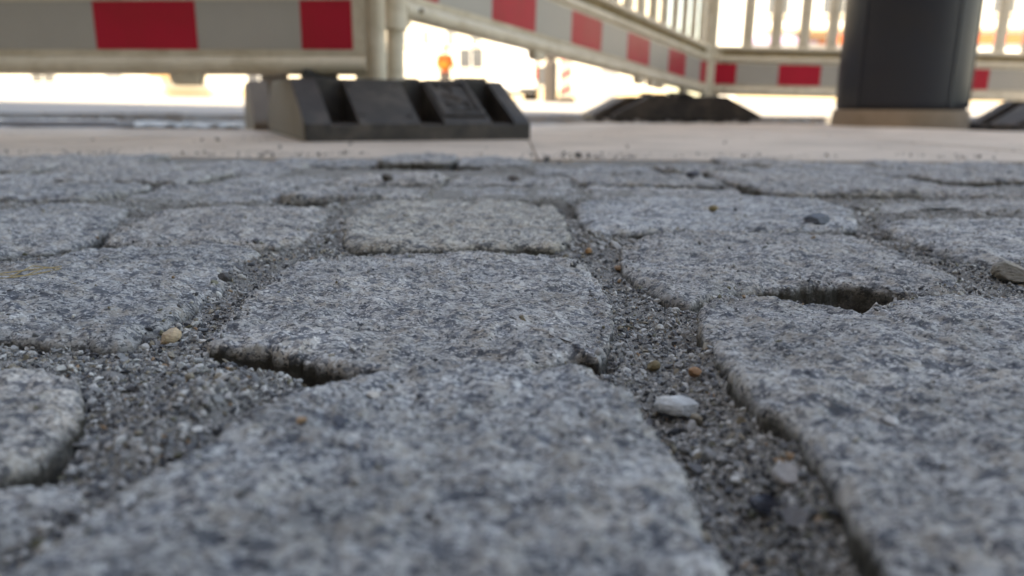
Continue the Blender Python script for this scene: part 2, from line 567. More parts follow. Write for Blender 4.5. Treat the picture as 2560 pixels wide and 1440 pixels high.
# the stone in focus, the broad one in front of it, the one to its right, and their neighbours
cob([(492, 846), (640, 852), (760, 885), (900, 912), (1130, 914), (1290, 903), (1385, 884), (1450, 866), (1506, 884), (1538, 800), (1526, 752), (1488, 682), (1440, 634), (1200, 622),
     (1050, 629), (900, 626), (785, 642), (695, 668), (610, 742), (556, 792)], 1, n=260, rr=0.0028, tilt=(0.0, 0.004), tint=(1.0, 1.0, 1.0), crown=0.0012)
cob([(640, 1010), (800, 948), (940, 906), (1130, 892), (1330, 908), (1430, 908), (1500, 926), (1590, 986), (1645, 1062), (1702, 1152), (1742, 1242), (1792, 1322), (1845, 1450),
     (1960, 1750), (1500, 2100), (500, 2100), (-400, 1800), (-250, 1560), (60, 1370), (210, 1270), (330, 1190), (440, 1110)], 2, n=280, rr=0.0035, z0=0.0034, crown=0.0006, rough=0.0005)
cob([(1744, 762), (1772, 734), (1850, 730), (1990, 742), (2070, 748), (2135, 764), (2205, 754), (2290, 737), (2450, 727), (2700, 730), (2950, 780), (3150, 1000), (3500, 1500),
     (2900, 1700), (2420, 1640), (2260, 1440), (2190, 1345), (2135, 1262), (2085, 1185), (2035, 1108), (1985, 1035), (1880, 985), (1832, 930), (1780, 850), (1748, 800)], 3, n=280, rr=0.0045, z0=0.0028, rough=0.0007)
cob([(1545, 604), (1560, 672), (1640, 722), (1720, 744), (1790, 722), (1860, 708), (1985, 706), (2010, 698), (2110, 694), (2200, 704), (2290, 722), (2430, 712), (2380, 672), (2300, 640), (2215, 602), (2160, 586),
     (2000, 578), (1800, 572), (1640, 580)], 4, n=220, rr=0.004, crown=0.0012, tilt=(0.0, 0.010))
cob([(860, 606), (1000, 610), (1200, 606), (1410, 606), (1436, 578), (1405, 530), (1380, 508), (1240, 498), (1080, 496), (900, 502), (850, 550)], 5, n=180, rr=0.006, z0=0.001, tint=(1.05, 1.02, 0.95))
cob([(-500, 800), (0, 826), (150, 838), (310, 848), (420, 792), (500, 742), (562, 700), (625, 652), (655, 622), (600, 606), (400, 606), (200, 624), (0, 645), (-480, 650)], 6, n=220, rr=0.007)
cob([(250, 596), (285, 562), (345, 540), (410, 520), (600, 506), (815, 513), (826, 545), (765, 590), (680, 606), (500, 608), (350, 606)], 7, n=170, rr=0.008, z0=0.0012, tilt=(0.01, 0.0))
cob([(-420, 520), (0, 518), (200, 506), (330, 508), (300, 545), (225, 598), (120, 616), (-50, 632), (-450, 636)], 8, n=130, rr=0.006)
cob([(-500, 905), (0, 906), (100, 900), (165, 916), (216, 985), (200, 1022), (120, 1092), (50, 1140), (-100, 1190), (-520, 1200)], 9, n=150, rr=0.006, z0=0.0015)
cob([(-600, 1230), (-100, 1225), (60, 1180), (150, 1172), (220, 1196), (200, 1240), (60, 1310), (-150, 1400), (-700, 1500)], 10, n=120, rr=0.007, z0=-0.002)
cob([(1430, 500), (1600, 488), (1800, 486), (1990, 484), (2140, 520), (2150, 566), (1980, 570), (1750, 568), (1560, 572), (1470, 574), (1445, 540)], 12, n=150, rr=0.006, z0=0.0004)
cob([(2190, 548), (2330, 536), (2600, 540), (2900, 560), (2900, 640), (2560, 650), (2420, 640), (2300, 600), (2210, 570)], 13, n=130, rr=0.009, z0=0.0014)
cob([(2470, 660), (2620, 652), (2900, 655), (3000, 705), (2700, 716), (2560, 706), (2490, 690)], 14, n=100, rr=0.008, z0=-0.001)
cob([(2185, 508), (2400, 494), (2700, 490), (2950, 512), (2900, 538), (2600, 528), (2330, 524), (2205, 536)], 15, n=110, rr=0.007, z0=-0.0005)
n_hero = len(stones)
hero = list(stones)


def clashes(x, y, rad):
    for s in hero:
        r, th = s.polar(x, y)
        if r < s.R(th) + rad:
            return True
    return False


# rows of setts behind, out to the pavement edge
FRONT = [unproj(x, y).y for x, y in ((0, 392), (1280, 393), (2560, 400))]
edges_d = [0.527, 0.622, 0.718, 0.822, 0.929]
shear = [0.09, 0.075, 0.05, 0.025, 0.0]
sd = 40
rnd = random.Random(5)
for k in range(len(edges_d) - 1):
    y0, y1 = edges_d[k], edges_d[k + 1]
    x = -0.80 + rnd.uniform(0, 0.1)
    while x < 0.84:
        w = rnd.uniform(0.082, 0.132)
        g = rnd.uniform(0.003, 0.007)
        j = lambda s=0.004: rnd.uniform(-s, s)
        xa, xb, ya, yb = x + g / 2, x + w - g / 2, y0 + g / 2, y1 - g / 2
        sh0, sh1 = shear[k] * (xa + xb) / 2, shear[k + 1] * (xa + xb) / 2
        ya += sh0; yb += sh1
        xm, ym = (xa + xb) / 2, (ya + yb) / 2
        cham = rnd.uniform(0.004, 0.011)
        poly = [(xa + cham + j(), ya + j()), (xm + j(), ya + j(.003)), (xb - cham + j(), ya + j()), (xb + j(.002), ya + cham), (xb + j(), ym + j()), (xb + j(.002), yb - cham), (xb - cham, yb + j()),
                (xm + j(), yb + j(.003)), (xa + cham, yb + j()), (xa + j(.002), yb - cham), (xa + j(), ym + j()), (xa + j(.002), ya + cham)]
        x += w
        if clashes(xm, ym, 0.02):
            continue
        stones.append(Stone(poly, sd, z0=rnd.gauss(0.0006, 0.0026 if k < 4 else 0.0010), tilt=(rnd.gauss(0, 0.016), rnd.gauss(-0.008, 0.028)), rr=rnd.uniform(0.003, 0.007), amp=1.25, crown=0.0006, n=86 if abs(xm) < 0.7 * ym + .05 else 50, rough=0.0016))
        sd += 1

paving = None
# the bed of sand between and under the setts
PITS = []     # (x, y, radius, depth change)


def pit(px, py, rad, dz):
    p = unproj(px, py, -0.004)
    PITS.append((p.x, p.y, rad, dz))


for px, py in ((600, 868), (680, 895), (760, 920), (840, 930), (905, 925)): pit(px, py, 0.006, -0.014)
for px, py in ((2000, 735), (2070, 745), (2140, 758), (2200, 752), (2260, 742)): pit(px, py, 0.010, -0.022)
for px, py in ((1350, 905), (1420, 897), (1480, 905)): pit(px, py, 0.005, -0.012)
for px, py in ((1780, 742), (1850, 738), (1920, 738)): pit(px, py, 0.006, -0.010)
for px, py in ((2010, 722), (2080, 722), (2150, 726), (2220, 732)): pit(px, py, 0.012, -0.016)
for px, py in ((1650, 1020), (1720, 1110), (1790, 1220), (1860, 1340), (1930, 1440)): pit(px, py, 0.016, -0.0044)
for px, py in ((1775, 840), (1815, 910), (1870, 975), (1960, 1050), (2040, 1140), (2100, 1240), (2150, 1340)): pit(px, py, 0.009, 0.0046)
pit(1718, 756, 0.006, -0.010); pit(1755, 748, 0.006, -0.010); pit(10, 1170, 0.009, -0.008); pit(-40, 1180, 0.009, -0.008); pit(270, 600, 0.012, -0.007)
for px, py, r_, dz in ((560, 1010, 0.014, 0.0036), (480, 1060, 0.012, 0.0034), (400, 1120, 0.010, 0.0030), (660, 970, 0.010, 0.003), (320, 1180, 0.008, 0.002), (300, 930, 0.012, 0.0012)):
    pit(px, py, r_, dz)
for px, py in ((600, 700), (650, 660), (740, 620), (820, 590), (850, 540), (1480, 600), (1440, 560), (1420, 520), (2280, 620), (2380, 670), (2460, 700)):
    pit(px, py, 0.020, 0.0022)


def bed(x, y):
    far = np.clip((y - 0.36) / 0.12, 0, 1)
    z = -0.0050 + 0.0032 * far - 0.034 * far * np.clip(fbm(x * 9, y * 14, 3, 73) - 0.08, 0, 0.5) + 0.0016 * fbm(x * 55, y * 55, 3, 71) + 0.0004 * fbm(x * 300, y * 300, 2, 75)
    for cx, cy, r, dz in PITS:
        z = z + dz * np.exp(-((x - cx) ** 2 + (y - cy) ** 2) / (r * r))
    return z


gx = np.concatenate([np.linspace(-3.2, -0.45, 30)[:-1], np.arange(-0.45, 0.45, 0.0026), np.linspace(0.45, 3.2, 30)])
gy = np.concatenate([np.linspace(-2.0, 0.04, 16)[:-1], np.arange(0.04, 0.56, 0.0026), np.linspace(0.56, 0.937, 40)])
X, Y = np.meshgrid(gx, gy)
Z = bed(X, Y)
Z = np.where((np.abs(X) > 0.9) | (Y < 0.0), -0.004, Z)
idx = np.arange(X.size).reshape(X.shape)
bf = np.stack([idx[:-1, :-1].ravel(), idx[:-1, 1:].ravel(), idx[1:, 1:].ravel(), idx[1:, :-1].ravel()], 1)
paving = arrays_obj('cobble_paving', np.stack([X.ravel(), Y.ravel(), Z.ravel()], 1), bf, M['bed'])
tag(paving, 'grey granite cobbles bedded in sandy grit', kind='structure')
for s in stones:
    s.build(paving)

# ------------------------------------------------------------------ grit in the joints
PHI = (1 + 5 ** 0.5) / 2
ICO_V = np.array([(-1, PHI, 0), (1, PHI, 0), (-1, -PHI, 0), (1, -PHI, 0), (0, -1, PHI), (0, 1, PHI), (0, -1, -PHI), (0, 1, -PHI), (PHI, 0, -1), (PHI, 0, 1), (-PHI, 0, -1), (-PHI, 0, 1)], float)
ICO_V /= np.linalg.norm(ICO_V[0])
ICO_F = np.array([(0, 11, 5), (0, 5, 1), (0, 1, 7), (0, 7, 10), (0, 10, 11), (1, 5, 9), (5, 11, 4), (11, 10, 2), (10, 7, 6), (7, 1, 8), (3, 9, 4), (3, 4, 2), (3, 2, 6), (3, 6, 8), (3, 8, 9), (4, 9, 5),
                  (2, 4, 11), (6, 2, 10), (8, 6, 7), (9, 8, 1)])


def subdiv(v, f):
    v = [tuple(p) for p in v]; cache = {}; nf = []

    def mid(a, b):
        k = (min(a, b), max(a, b))
        if k not in cache:
            m = (np.array(v[a]) + np.array(v[b])) / 2
            v.append(tuple(m / np.linalg.norm(m))); cache[k] = len(v) - 1
        return cache[k]
    for a, b, c in f:
        ab, bc, ca = mid(a, b), mid(b, c), mid(c, a)
        nf += [(a, ab, ca), (b, bc, ab), (c, ca, bc), (ab, bc, ca)]
    return np.array(v), np.array(nf)


SPH1 = subdiv(ICO_V, ICO_F)
SPH2 = subdiv(*SPH1)
SPH3 = subdiv(*SPH2)


def chip(base, rng, cuts=5, cut=(0.55, 0.9), flat=(0.55, 1.0)):
    """an angular crumb: a ball cut by a few random planes"""
    v = base.copy()
    for _ in range(cuts):
        n = rng.normal(size=3); n /= np.linalg.norm(n)
        c = rng.uniform(*cut)
        d = v @ n
        v = v - np.clip(d - c, 0, None)[:, None] * n
    v = v * np.array([rng.uniform(0.8, 1.3), rng.uniform(0.7, 1.1), rng.uniform(*flat)])
    return v


SHAPES_S = [(chip(ICO_V * (1 + 0.55 * (RNG.random((12, 1)) - 0.5)), RNG, 3, (0.35, 0.7)) * RNG.uniform((1.0, 0.75, 0.55), (1.5, 1.1, 0.9)), ICO_F) for _ in range(24)]
SHAPES_L = [(chip(SPH1[0], RNG, 7, (0.35, 0.75)), SPH1[1]) for _ in range(20)]


def scatter(name, x, y, z, diam, shapes, label, smooth=False, mat='grit'):
    V, Fc, off = [], [], 0
    for i, (bv, bf_) in enumerate(shapes):
        sel = np.arange(len(x)) % len(shapes) == i
        m = sel.sum()
        if not m: continue
        q = RNG.normal(size=(m, 4)); q /= np.linalg.norm(q, axis=1)[:, None]
        w, a, b, c = q.T
        Rm = np.stack([1 - 2 * (b * b + c * c), 2 * (a * b - c * w), 2 * (a * c + b * w), 2 * (a * b + c * w), 1 - 2 * (a * a + c * c), 2 * (b * c - a * w),
                       2 * (a * c - b * w), 2 * (b * c + a * w), 1 - 2 * (a * a + b * b)], 1).reshape(m, 3, 3)
        vv = np.einsum('mij,kj->mki', Rm, bv) * (diam[sel] / 2)[:, None, None]
        vv = vv * np.array([1, 1, 0.9])
        vv += np.stack([x[sel], y[sel], z[sel]], 1)[:, None, :]
        V.append(vv.reshape(-1, 3))
        Fc.append((bf_[None] + (np.arange(m) * len(bv))[:, None, None] + off).reshape(-1, 3))
        off += m * len(bv)
    o = arrays_obj(name, np.concatenate(V), np.concatenate(Fc), M[mat], None, smooth)
    return tag(o, label, kind='stuff')


def in_view(x, y, pad=0.03):
    return np.abs(x) < 0.70 * y + pad


def on_stone(x, y, margin=0.0):
    hit = np.zeros(len(x), bool)
    top = np.full(len(x), -1.0)
    for s in stones:
        near = (np.abs(x - s.c[0]) < s.maxr + 0.01) & (np.abs(y - s.c[1]) < s.maxr + 0.01)
        if not near.any(): continue
        ii = np.nonzero(near)[0]
        r, th = s.polar(x[ii], y[ii])
        R = s.R(th)
        ins = r < R + margin
        jj = ii[ins]
        hit[jj] = True
        top[jj] = np.maximum(top[jj], s.height(x[jj], y[jj], r[ins], R[ins], th[ins]))
    return hit, top


def sample(n, y0, y1, bias=1.0):
    y = y0 + (y1 - y0) * RNG.random(n) ** bias
    x = (RNG.random(n) * 2 - 1) * (0.70 * y + 0.03)
    return x, y


# dense near part
x, y = sample(520000, 0.085, 0.42, 1.2)
hit, top = on_stone(x, y)
zb = bed(x, y)
deep, _ = on_stone(x, y, -0.0065)
spill = hit & ~deep & (y > 0.185) & (RNG.random(len(x)) < 0.10 * np.clip(0.5 + 1.6 * fbm(x * 24, y * 24, 2, 95), 0, 1))
keep = ((~hit) & ((zb > -0.0125) | (y < 0.168))) | (hit & (zb > top - 0.0008)) | spill
x, y, zb, top, spill = x[keep], y[keep], zb[keep], top[keep], spill[keep]
nmax = 56000
if len(x) > nmax:
    pick = RNG.permutation(len(x))[:nmax]
    x, y, zb, top, spill = x[pick], y[pick], zb[pick], top[pick], spill[pick]
diam = np.clip(RNG.lognormal(math.log(0.00096), 0.48, len(x)), 0.0006, 0.0036)
big = diam > 0.0026
z = np.where(spill, top + diam * 0.2, zb + diam * RNG.uniform(-0.38, 0.34, len(x)))
scatter('joint_grit', x[~big], y[~big], z[~big], diam[~big], SHAPES_S, 'fine grey grit filling the joints between the cobbles')
scatter('coarse_grit', x[big], y[big], z[big], diam[big], SHAPES_L, 'coarser angular crumbs lying in the cobble joints')
# further joints
x, y = sample(110000, 0.36, 0.94, 1.3)
hit, top = on_stone(x, y)
zb = bed(x, y)
keep = (~hit) & (zb > -0.009)
x, y, zb = x[keep][:30000], y[keep][:30000], zb[keep][:30000]
diam = np.clip(RNG.lognormal(math.log(0.0015), 0.45, len(x)), 0.0008, 0.005)
scatter('far_joint_grit', x, y, zb + diam * RNG.uniform(-0.1, 0.4, len(x)), diam, SHAPES_S, 'grit filling the joints of the cobbles further back', mat='dusty_grit')
# loose grains on top of the stones
x, y = sample(7000, 0.09, 0.93, 1.15)
hit, top = on_stone(x, y, -0.004)
x, y, z = x[hit], y[hit], top[hit]
clump = fbm(x * 30, y * 30, 3, 91)
keep = RNG.random(len(x)) < np.clip(0.35 + 1.1 * clump, 0.06, 1)
x, y, z = x[keep], y[keep], z[keep]
diam = np.clip(RNG.lognormal(math.log(0.0009), 0.45, len(x)), 0.0005, 0.0030) * np.clip(0.7 + y, 0.8, 1.6)
scatter('loose_sand', x, y, z + diam * 0.25, diam, SHAPES_S, 'loose sand grains strewn over the tops of the cobbles')

# ------------------------------------------------------------------ single pebbles one can point at
PEB_MATS = {}


def pebble(name, px, py, wpx, hfrac, col, label, seed, faceted=True, cuts=6, rough=0.6, lift=None, zref=None, sx=1.0):
    rng = np.random.default_rng(seed)
    base = unproj(px, py, -0.002)
    for _ in range(6):
        xs, ys = np.array([base.x]), np.array([base.y])
        hit, top = on_stone(xs, ys)
        zz = float(top[0]) if hit[0] else float(bed(xs, ys)[0])
        nb = unproj(px, py, zz + 0.0008)
        base = base.lerp(nb, 0.6)
    xs, ys = np.array([base.x]), np.array([base.y])
    hit, top = on_stone(xs, ys)
    z = float(top[0]) if hit[0] else float(bed(xs, ys)[0]) + 0.0009
    if base.y > 0.93: z = 0.0015
    p = base.copy()
    depth = (Vector((p.x, p.y, z)) - cam.location).dot(F_)
    w = wpx / FPX * depth
    v = chip(SPH3[0], rng, cuts, (0.5, 0.85), (0.9, 1.0))
    v = v / np.abs(v).max(0)
    v = v * (1 + 0.05 * fbm(v[:, 0] * 4 + seed, v[:, 1] * 4 + v[:, 2] * 3, 3, seed)[:, None])
    v = v * np.array([w / 2, w / 2 * sx, w / 2 * hfrac])
    key = tuple(col) + (rough,)
    if key not in PEB_MATS:
        PEB_MATS[key] = stone_chip_mat('pebble_stone', col, rough)
    o = arrays_obj(name, v, SPH3[1], PEB_MATS[key], None, False, (p.x, p.y, z + w / 2 * hfrac * 0.55))
    o.rotation_euler = (rng.uniform(-.15, .15), rng.uniform(-.15, .15), rng.uniform(-.5, .5))
    return tag(o, label, 'pebble', 'single pebbles on the cobbles')


pebble('pebble', 1692, 1028, 118, 0.42, (0.50, 0.495, 0.48), 'largest white stone chip lying in the wide right-hand sandy joint', 3, cuts=8, sx=0.8)
pebble('pebble', 424, 850, 58, 0.62, (0.50, 0.37, 0.24), 'tan sandstone crumb in the sandy corner beside the central cobble', 4)
pebble('pebble', 1737, 940, 34, 0.8, (0.32, 0.16, 0.07), 'rusty orange pebble in the grit behind the white chip', 5)
pebble('pebble', 1634, 922, 34, 0.8, (0.18, 0.13, 0.06), 'olive brown pebble in the grit close to the central cobble', 6)
pebble('pebble', 560, 696, 36, 0.7, (0.07, 0.065, 0.065), 'small dark crumb in the joint left of the central cobble', 7)
pebble('pebble', 967, 455, 34, 0.7, (0.09, 0.075, 0.06), 'dark pointed crumb standing on the far cobbles, like a tiny pyramid', 8, cuts=9)
pebble('pebble', 1284, 450, 30, 0.55, (0.08, 0.06, 0.05), 'dark slanting crumb on the far cobbles above the beige-tinted stone', 9)
pebble('pebble', 1733, 440, 34, 0.6, (0.10, 0.10, 0.12), 'rounded slate grey stone on the far cobbles below the far black foot', 10)
pebble('pebble', 853, 1052, 44, 0.75, (0.13, 0.15, 0.19), 'blue grey pebble lying on the broad foreground cobble', 11)
pebble('pebble', 756, 1046, 30, 0.6, (0.42, 0.27, 0.16), 'small orange tan crumb on the foreground cobble beside the blue grey pebble', 12)
pebble('pebble', 1912, 1268, 84, 0.5, (0.035, 0.037, 0.05), 'black shiny pebble low in the wide right-hand joint', 13, cuts=3, rough=0.25)
pebble('pebble', 1965, 1200, 78, 0.6, (0.36, 0.33, 0.31), 'pale grey brown pebble in the wide joint just behind the black one', 14)
pebble('pebble', 1990, 1305, 66, 0.9, (0.30, 0.30, 0.32), 'blocky grey pebble in the wide joint in front of the black one', 15, cuts=9)
pebble('pebble', 1470, 632, 22, 0.8, (0.36, 0.20, 0.09), 'orange grain at the far right corner of the central cobble', 16)
pebble('pebble', 1548, 676, 26, 0.6, (0.30, 0.18, 0.10), 'brown flat grain in the joint right of the central cobble', 17)
pebble('pebble', 2535, 690, 100, 0.5, (0.16, 0.14, 0.11), 'brown angular lump of stone at the right edge of the picture', 18)
pebble('pebble', 2040, 552, 66, 0.4, (0.10, 0.11, 0.13), 'flat dark grey stone in the joint behind the pitted right-hand cobbles', 19)
pebble('pebble', 1784, 526, 24, 0.8, (0.22, 0.16, 0.07), 'small yellow brown grain on the far cobbles right of the beige-tinted stone', 20)
pebble('pebble', 1466, 1098, 30, 0.7, (0.66, 0.64, 0.62), 'small white pebble stuck on the right part of the foreground cobble', 21)
pebble('pebble', 2228, 1044, 34, 0.6, (0.66, 0.65, 0.64), 'small white pebble on the big right-hand cobble', 22)
pebble('pebble', 934, 985, 32, 0.6, (0.58, 0.53, 0.48), 'whitish pebble at the far left of the foreground cobble top', 23)
pebble('pebble', 1050, 985, 20, 0.7, (0.05, 0.05, 0.06), 'tiny black crumb on the foreground cobble right of the whitish pebble', 24)
cx_, cy_, cz_, cd_ = [], [], [], []
for px, py, w in ((400, 405, 18), (1000, 392, 14), (1368, 396, 20), (1398, 402, 17), (1446, 394, 20), (1540, 408, 18), (545, 352, 12), (505, 352, 10), (232, 352, 11), (700, 372, 13), (875, 362, 11),
                  (1412, 386, 13), (1090, 448, 20), (1220, 432, 18), (910, 413, 22), (1000, 416, 16)):
    p = unproj(px, py, 0.001)
    cx_.append(p.x); cy_.append(p.y); cd_.append(w / FPX * p.y)
q = 900
yy = np.concatenate([0.935 + np.abs(RNG.normal(0, 0.045, q)), RNG.uniform(0.94, 1.9, 160)])
xx = RNG.uniform(-1, 1, len(yy)) * 0.7 * yy
cl = fbm(xx * 5, yy * 5, 2, 97) > -0.15
xx, yy = xx[cl], yy[cl]
cx_ = np.concatenate([cx_, xx]); cy_ = np.concatenate([cy_, yy])
cd_ = np.concatenate([cd_, np.clip(RNG.lognormal(math.log(0.0020), 0.5, len(xx)), 0.001, 0.006)])
hit, top = on_stone(cx_, cy_)
cz_ = np.where(hit, top, np.where(cy_ > 0.934, 0.001, -0.003)) + cd_ * 0.25
scatter('slab_crumbs', cx_, cy_, cz_, cd_, SHAPES_L, 'dark crumbs and dust scattered along the edge of the beige slabs', mat='crumb')

# dry grass stalks on the left stone
gr = empty('dry_grass_stalk', unproj(75, 672, 0.003))
tag(gr, 'bent dry yellow grass stalks lying on a cobble at the left edge', 'grass stalk')
base = gr.location.copy()
for path in (((-60, 690), (0, 680), (60, 675), (110, 662), (150, 650)), ((-50, 684), (10, 678), (70, 664), (120, 654), (152, 649)), ((-40, 686), (30, 684), (90, 672), (145, 656)), ((20, 682), (80, 655), (130, 650))):
    pts = []
    for q, (px, py) in enumerate(path):
        p = unproj(px, py, 0.003)
        hit, top = on_stone(np.array([p.x]), np.array([p.y]))
        zz = (float(top[0]) if hit[0] else -0.002) + 0.0009 + 0.0008 * (q % 2)
        pts.append(Vector((p.x, p.y, zz)) - base)
    m = MB()
    for a, b in zip(pts[:-1], pts[1:]):
        m.tube(a, b, 0.00022, 0.00018, 6)
    m.build('stalk', M['straw'], gr, True)

# ------------------------------------------------------------------ pavement slabs, site ground, road
far_edge = [(-900, 322), (0, 322), (640, 325), (1330, 316), (1460, 308), (1900, 309), (2075, 312), (2420, 328), (2560, 330), (3600, 338)]
fe = [unproj(x, y, 0.0) for x, y in far_edge]
fex = [p.x for p in fe]; fey = [p.y for p in fe]
pav = MB().box(-4.0, 4.0, 0.945, 1.55, -0.07, -0.005).build('pavement', M['earth'])
tag(pav, 'beige slab pavement between the cobbles and the site fence', kind='structure')
cuts = [-3.2, -2.45, -1.7, -0.92, -0.14, 0.035, 0.62, 1.35, 2.1, 2.9, 3.6]
cuts = [-3.2, -2.3, -1.45, -0.72, 0.03, 0.76, 1.5, 2.3, 3.2]
for a, b in zip(cuts[:-1], cuts[1:]):
    a2, b2 = a + 0.0008, b - 0.0008
    k = 6
    xs = [a2 + (b2 - a2) * i / k for i in range(k + 1)]
    sk = lambda x_, y_: x_ + 0.18 * (y_ - 1.1) * 0
    fr = [(x_, 0.934) for x_ in xs]
    bk = [(x_, float(np.interp(x_, fex, fey))) for x_ in reversed(xs)]
    ring = fr + bk
    n = len(ring)
    m = MB()
    top = 0.0005 + random.uniform(0, 0.0012)
    m.add([(x_, y_, -0.046) for x_, y_ in ring] + [(x_, y_, top) for x_, y_ in ring],
          [(i, (i + 1) % n, n + (i + 1) % n, n + i) for i in range(n)] + [(i, i + 1, n - 2 - i, n - 1 - i) for i in range(k)] + [(n + i, n + i + 1, n + n - 2 - i, n + n - 1 - i) for i in range(k)])
    m.build('paving_slab', M['slab'], pav, bevel=0.002)

# dug up strip behind the slabs
gx = np.linspace(-9, 9, 240); gy = np.linspace(1.3, 6.0, 110)
X, Y = np.meshgrid(gx, gy)
Z = -0.026 + 0.008 * fbm(X * 2.2, Y * 2.2, 4, 33) + 0.004 * fbm(X * 9, Y * 9, 3, 35)
idx = np.arange(X.size).reshape(X.shape)
tag(arrays_obj('site_ground', np.stack([X.ravel(), Y.ravel(), Z.ravel()], 1), np.stack([idx[:-1, :-1].ravel(), idx[:-1, 1:].ravel(), idx[1:, 1:].ravel(), idx[1:, :-1].ravel()], 1), M['site']),
    'dusty dug up ground between slabs and road', kind='structure')


def road_z(y):
    return 0.016 + (y - 4.2) * 0.010


gx = np.concatenate([np.linspace(-90, -8, 30)[:-1], np.linspace(-8, 8, 320), np.linspace(8, 90, 30)[1:]])
t = np.concatenate([[0], np.geomspace(0.05, 110, 60)])
X, T = np.meshgrid(gx, t)
edge = 4.15 + 0.22 * fbm(gx * 0.9, gx * 0 + 3, 4, 41) + 0.10 * fbm(gx * 4, gx * 0 + 9, 3, 43)
Y = edge[None, :] + T
Z = road_z(Y) + 0.006 * fbm(X * 1.3, Y * 1.3, 3, 47) * np.exp(-T / 3)
Xd, Yd, Zd = X[:1], Y[:1] + 0.0, Z[:1] - 0.08
X = np.concatenate([Xd, X]); Y = np.concatenate([Yd, Y]); Z = np.concatenate([Zd, Z])
idx = np.arange(X.size).reshape(X.shape)
tag(arrays_obj('road', np.stack([X.ravel(), Y.ravel(), Z.ravel()], 1), np.stack([idx[:-1, :-1].ravel(), idx[:-1, 1:].ravel(), idx[1:, 1:].ravel(), idx[1:, :-1].ravel()], 1), M['asphalt'], None, False),
    'pale dusty road beyond a broken asphalt edge', kind='structure')
gd = MB().box(-250, 250, -60, 400, -0.6, -0.09).build('ground', M['earth'])
tag(gd, 'bare ground around the site', kind='structure')

# flat things lying on the dug up ground at the left
bd = MB().box(-0.22, 0.22, -0.07, 0.07, 0, 0.018).build('grey_board', M['board'], bevel=0.002)
p = unproj(148, 312, 0); bd.location = (p.x * 1.12, p.y * 1.12, -0.012); bd.rotation_euler = (0, 0, 0.05)
tag(bd, 'thin grey board lying on the dusty ground at the far left behind the slabs', 'board')
rs = np.random.default_rng(3)
for i, (px, py, w, d_) in enumerate(((330, 305, 0.9, 0.3), (540, 310, 0.7, 0.26), (60, 298, 0.7, 0.3))):
    n1, n2 = 40, 16
    u, v = np.meshgrid(np.linspace(-1, 1, n1), np.linspace(-1, 1, n2))
    xx = u * w / 2 + 0.03 * fbm(u * 2, v * 2, 2, 80 + i); yy = v * d_ / 2 + 0.03 * fbm(u * 2, v * 2, 2, 85 + i)
    zz = 0.006 + 0.016 * np.abs(fbm(u * 4, v * 3, 3, 90 + i))
    idx = np.arange(u.size).reshape(u.shape)
    o = arrays_obj('plastic_film', np.stack([xx.ravel(), yy.ravel(), zz.ravel()], 1), np.stack([idx[:-1, :-1].ravel(), idx[:-1, 1:].ravel(), idx[1:, 1:].ravel(), idx[1:, :-1].ravel()], 1), M['film'])
    p = unproj(px, py, 0); o.location = (p.x * 1.1, p.y * 1.1, -0.022); o.rotation_euler = (0, 0, rs.uniform(-.2, .2))
    so = o.modifiers.new('thickness', 'SOLIDIFY'); so.thickness = 0.002
    tag(o, ['widest pale crumpled film lying behind the slabs under the left barrier', 'pale crumpled film lying just left of the near black foot', 'pale crumpled film lying at the left border beside the grey board'][i], 'plastic film', 'pale films on the dug up ground')


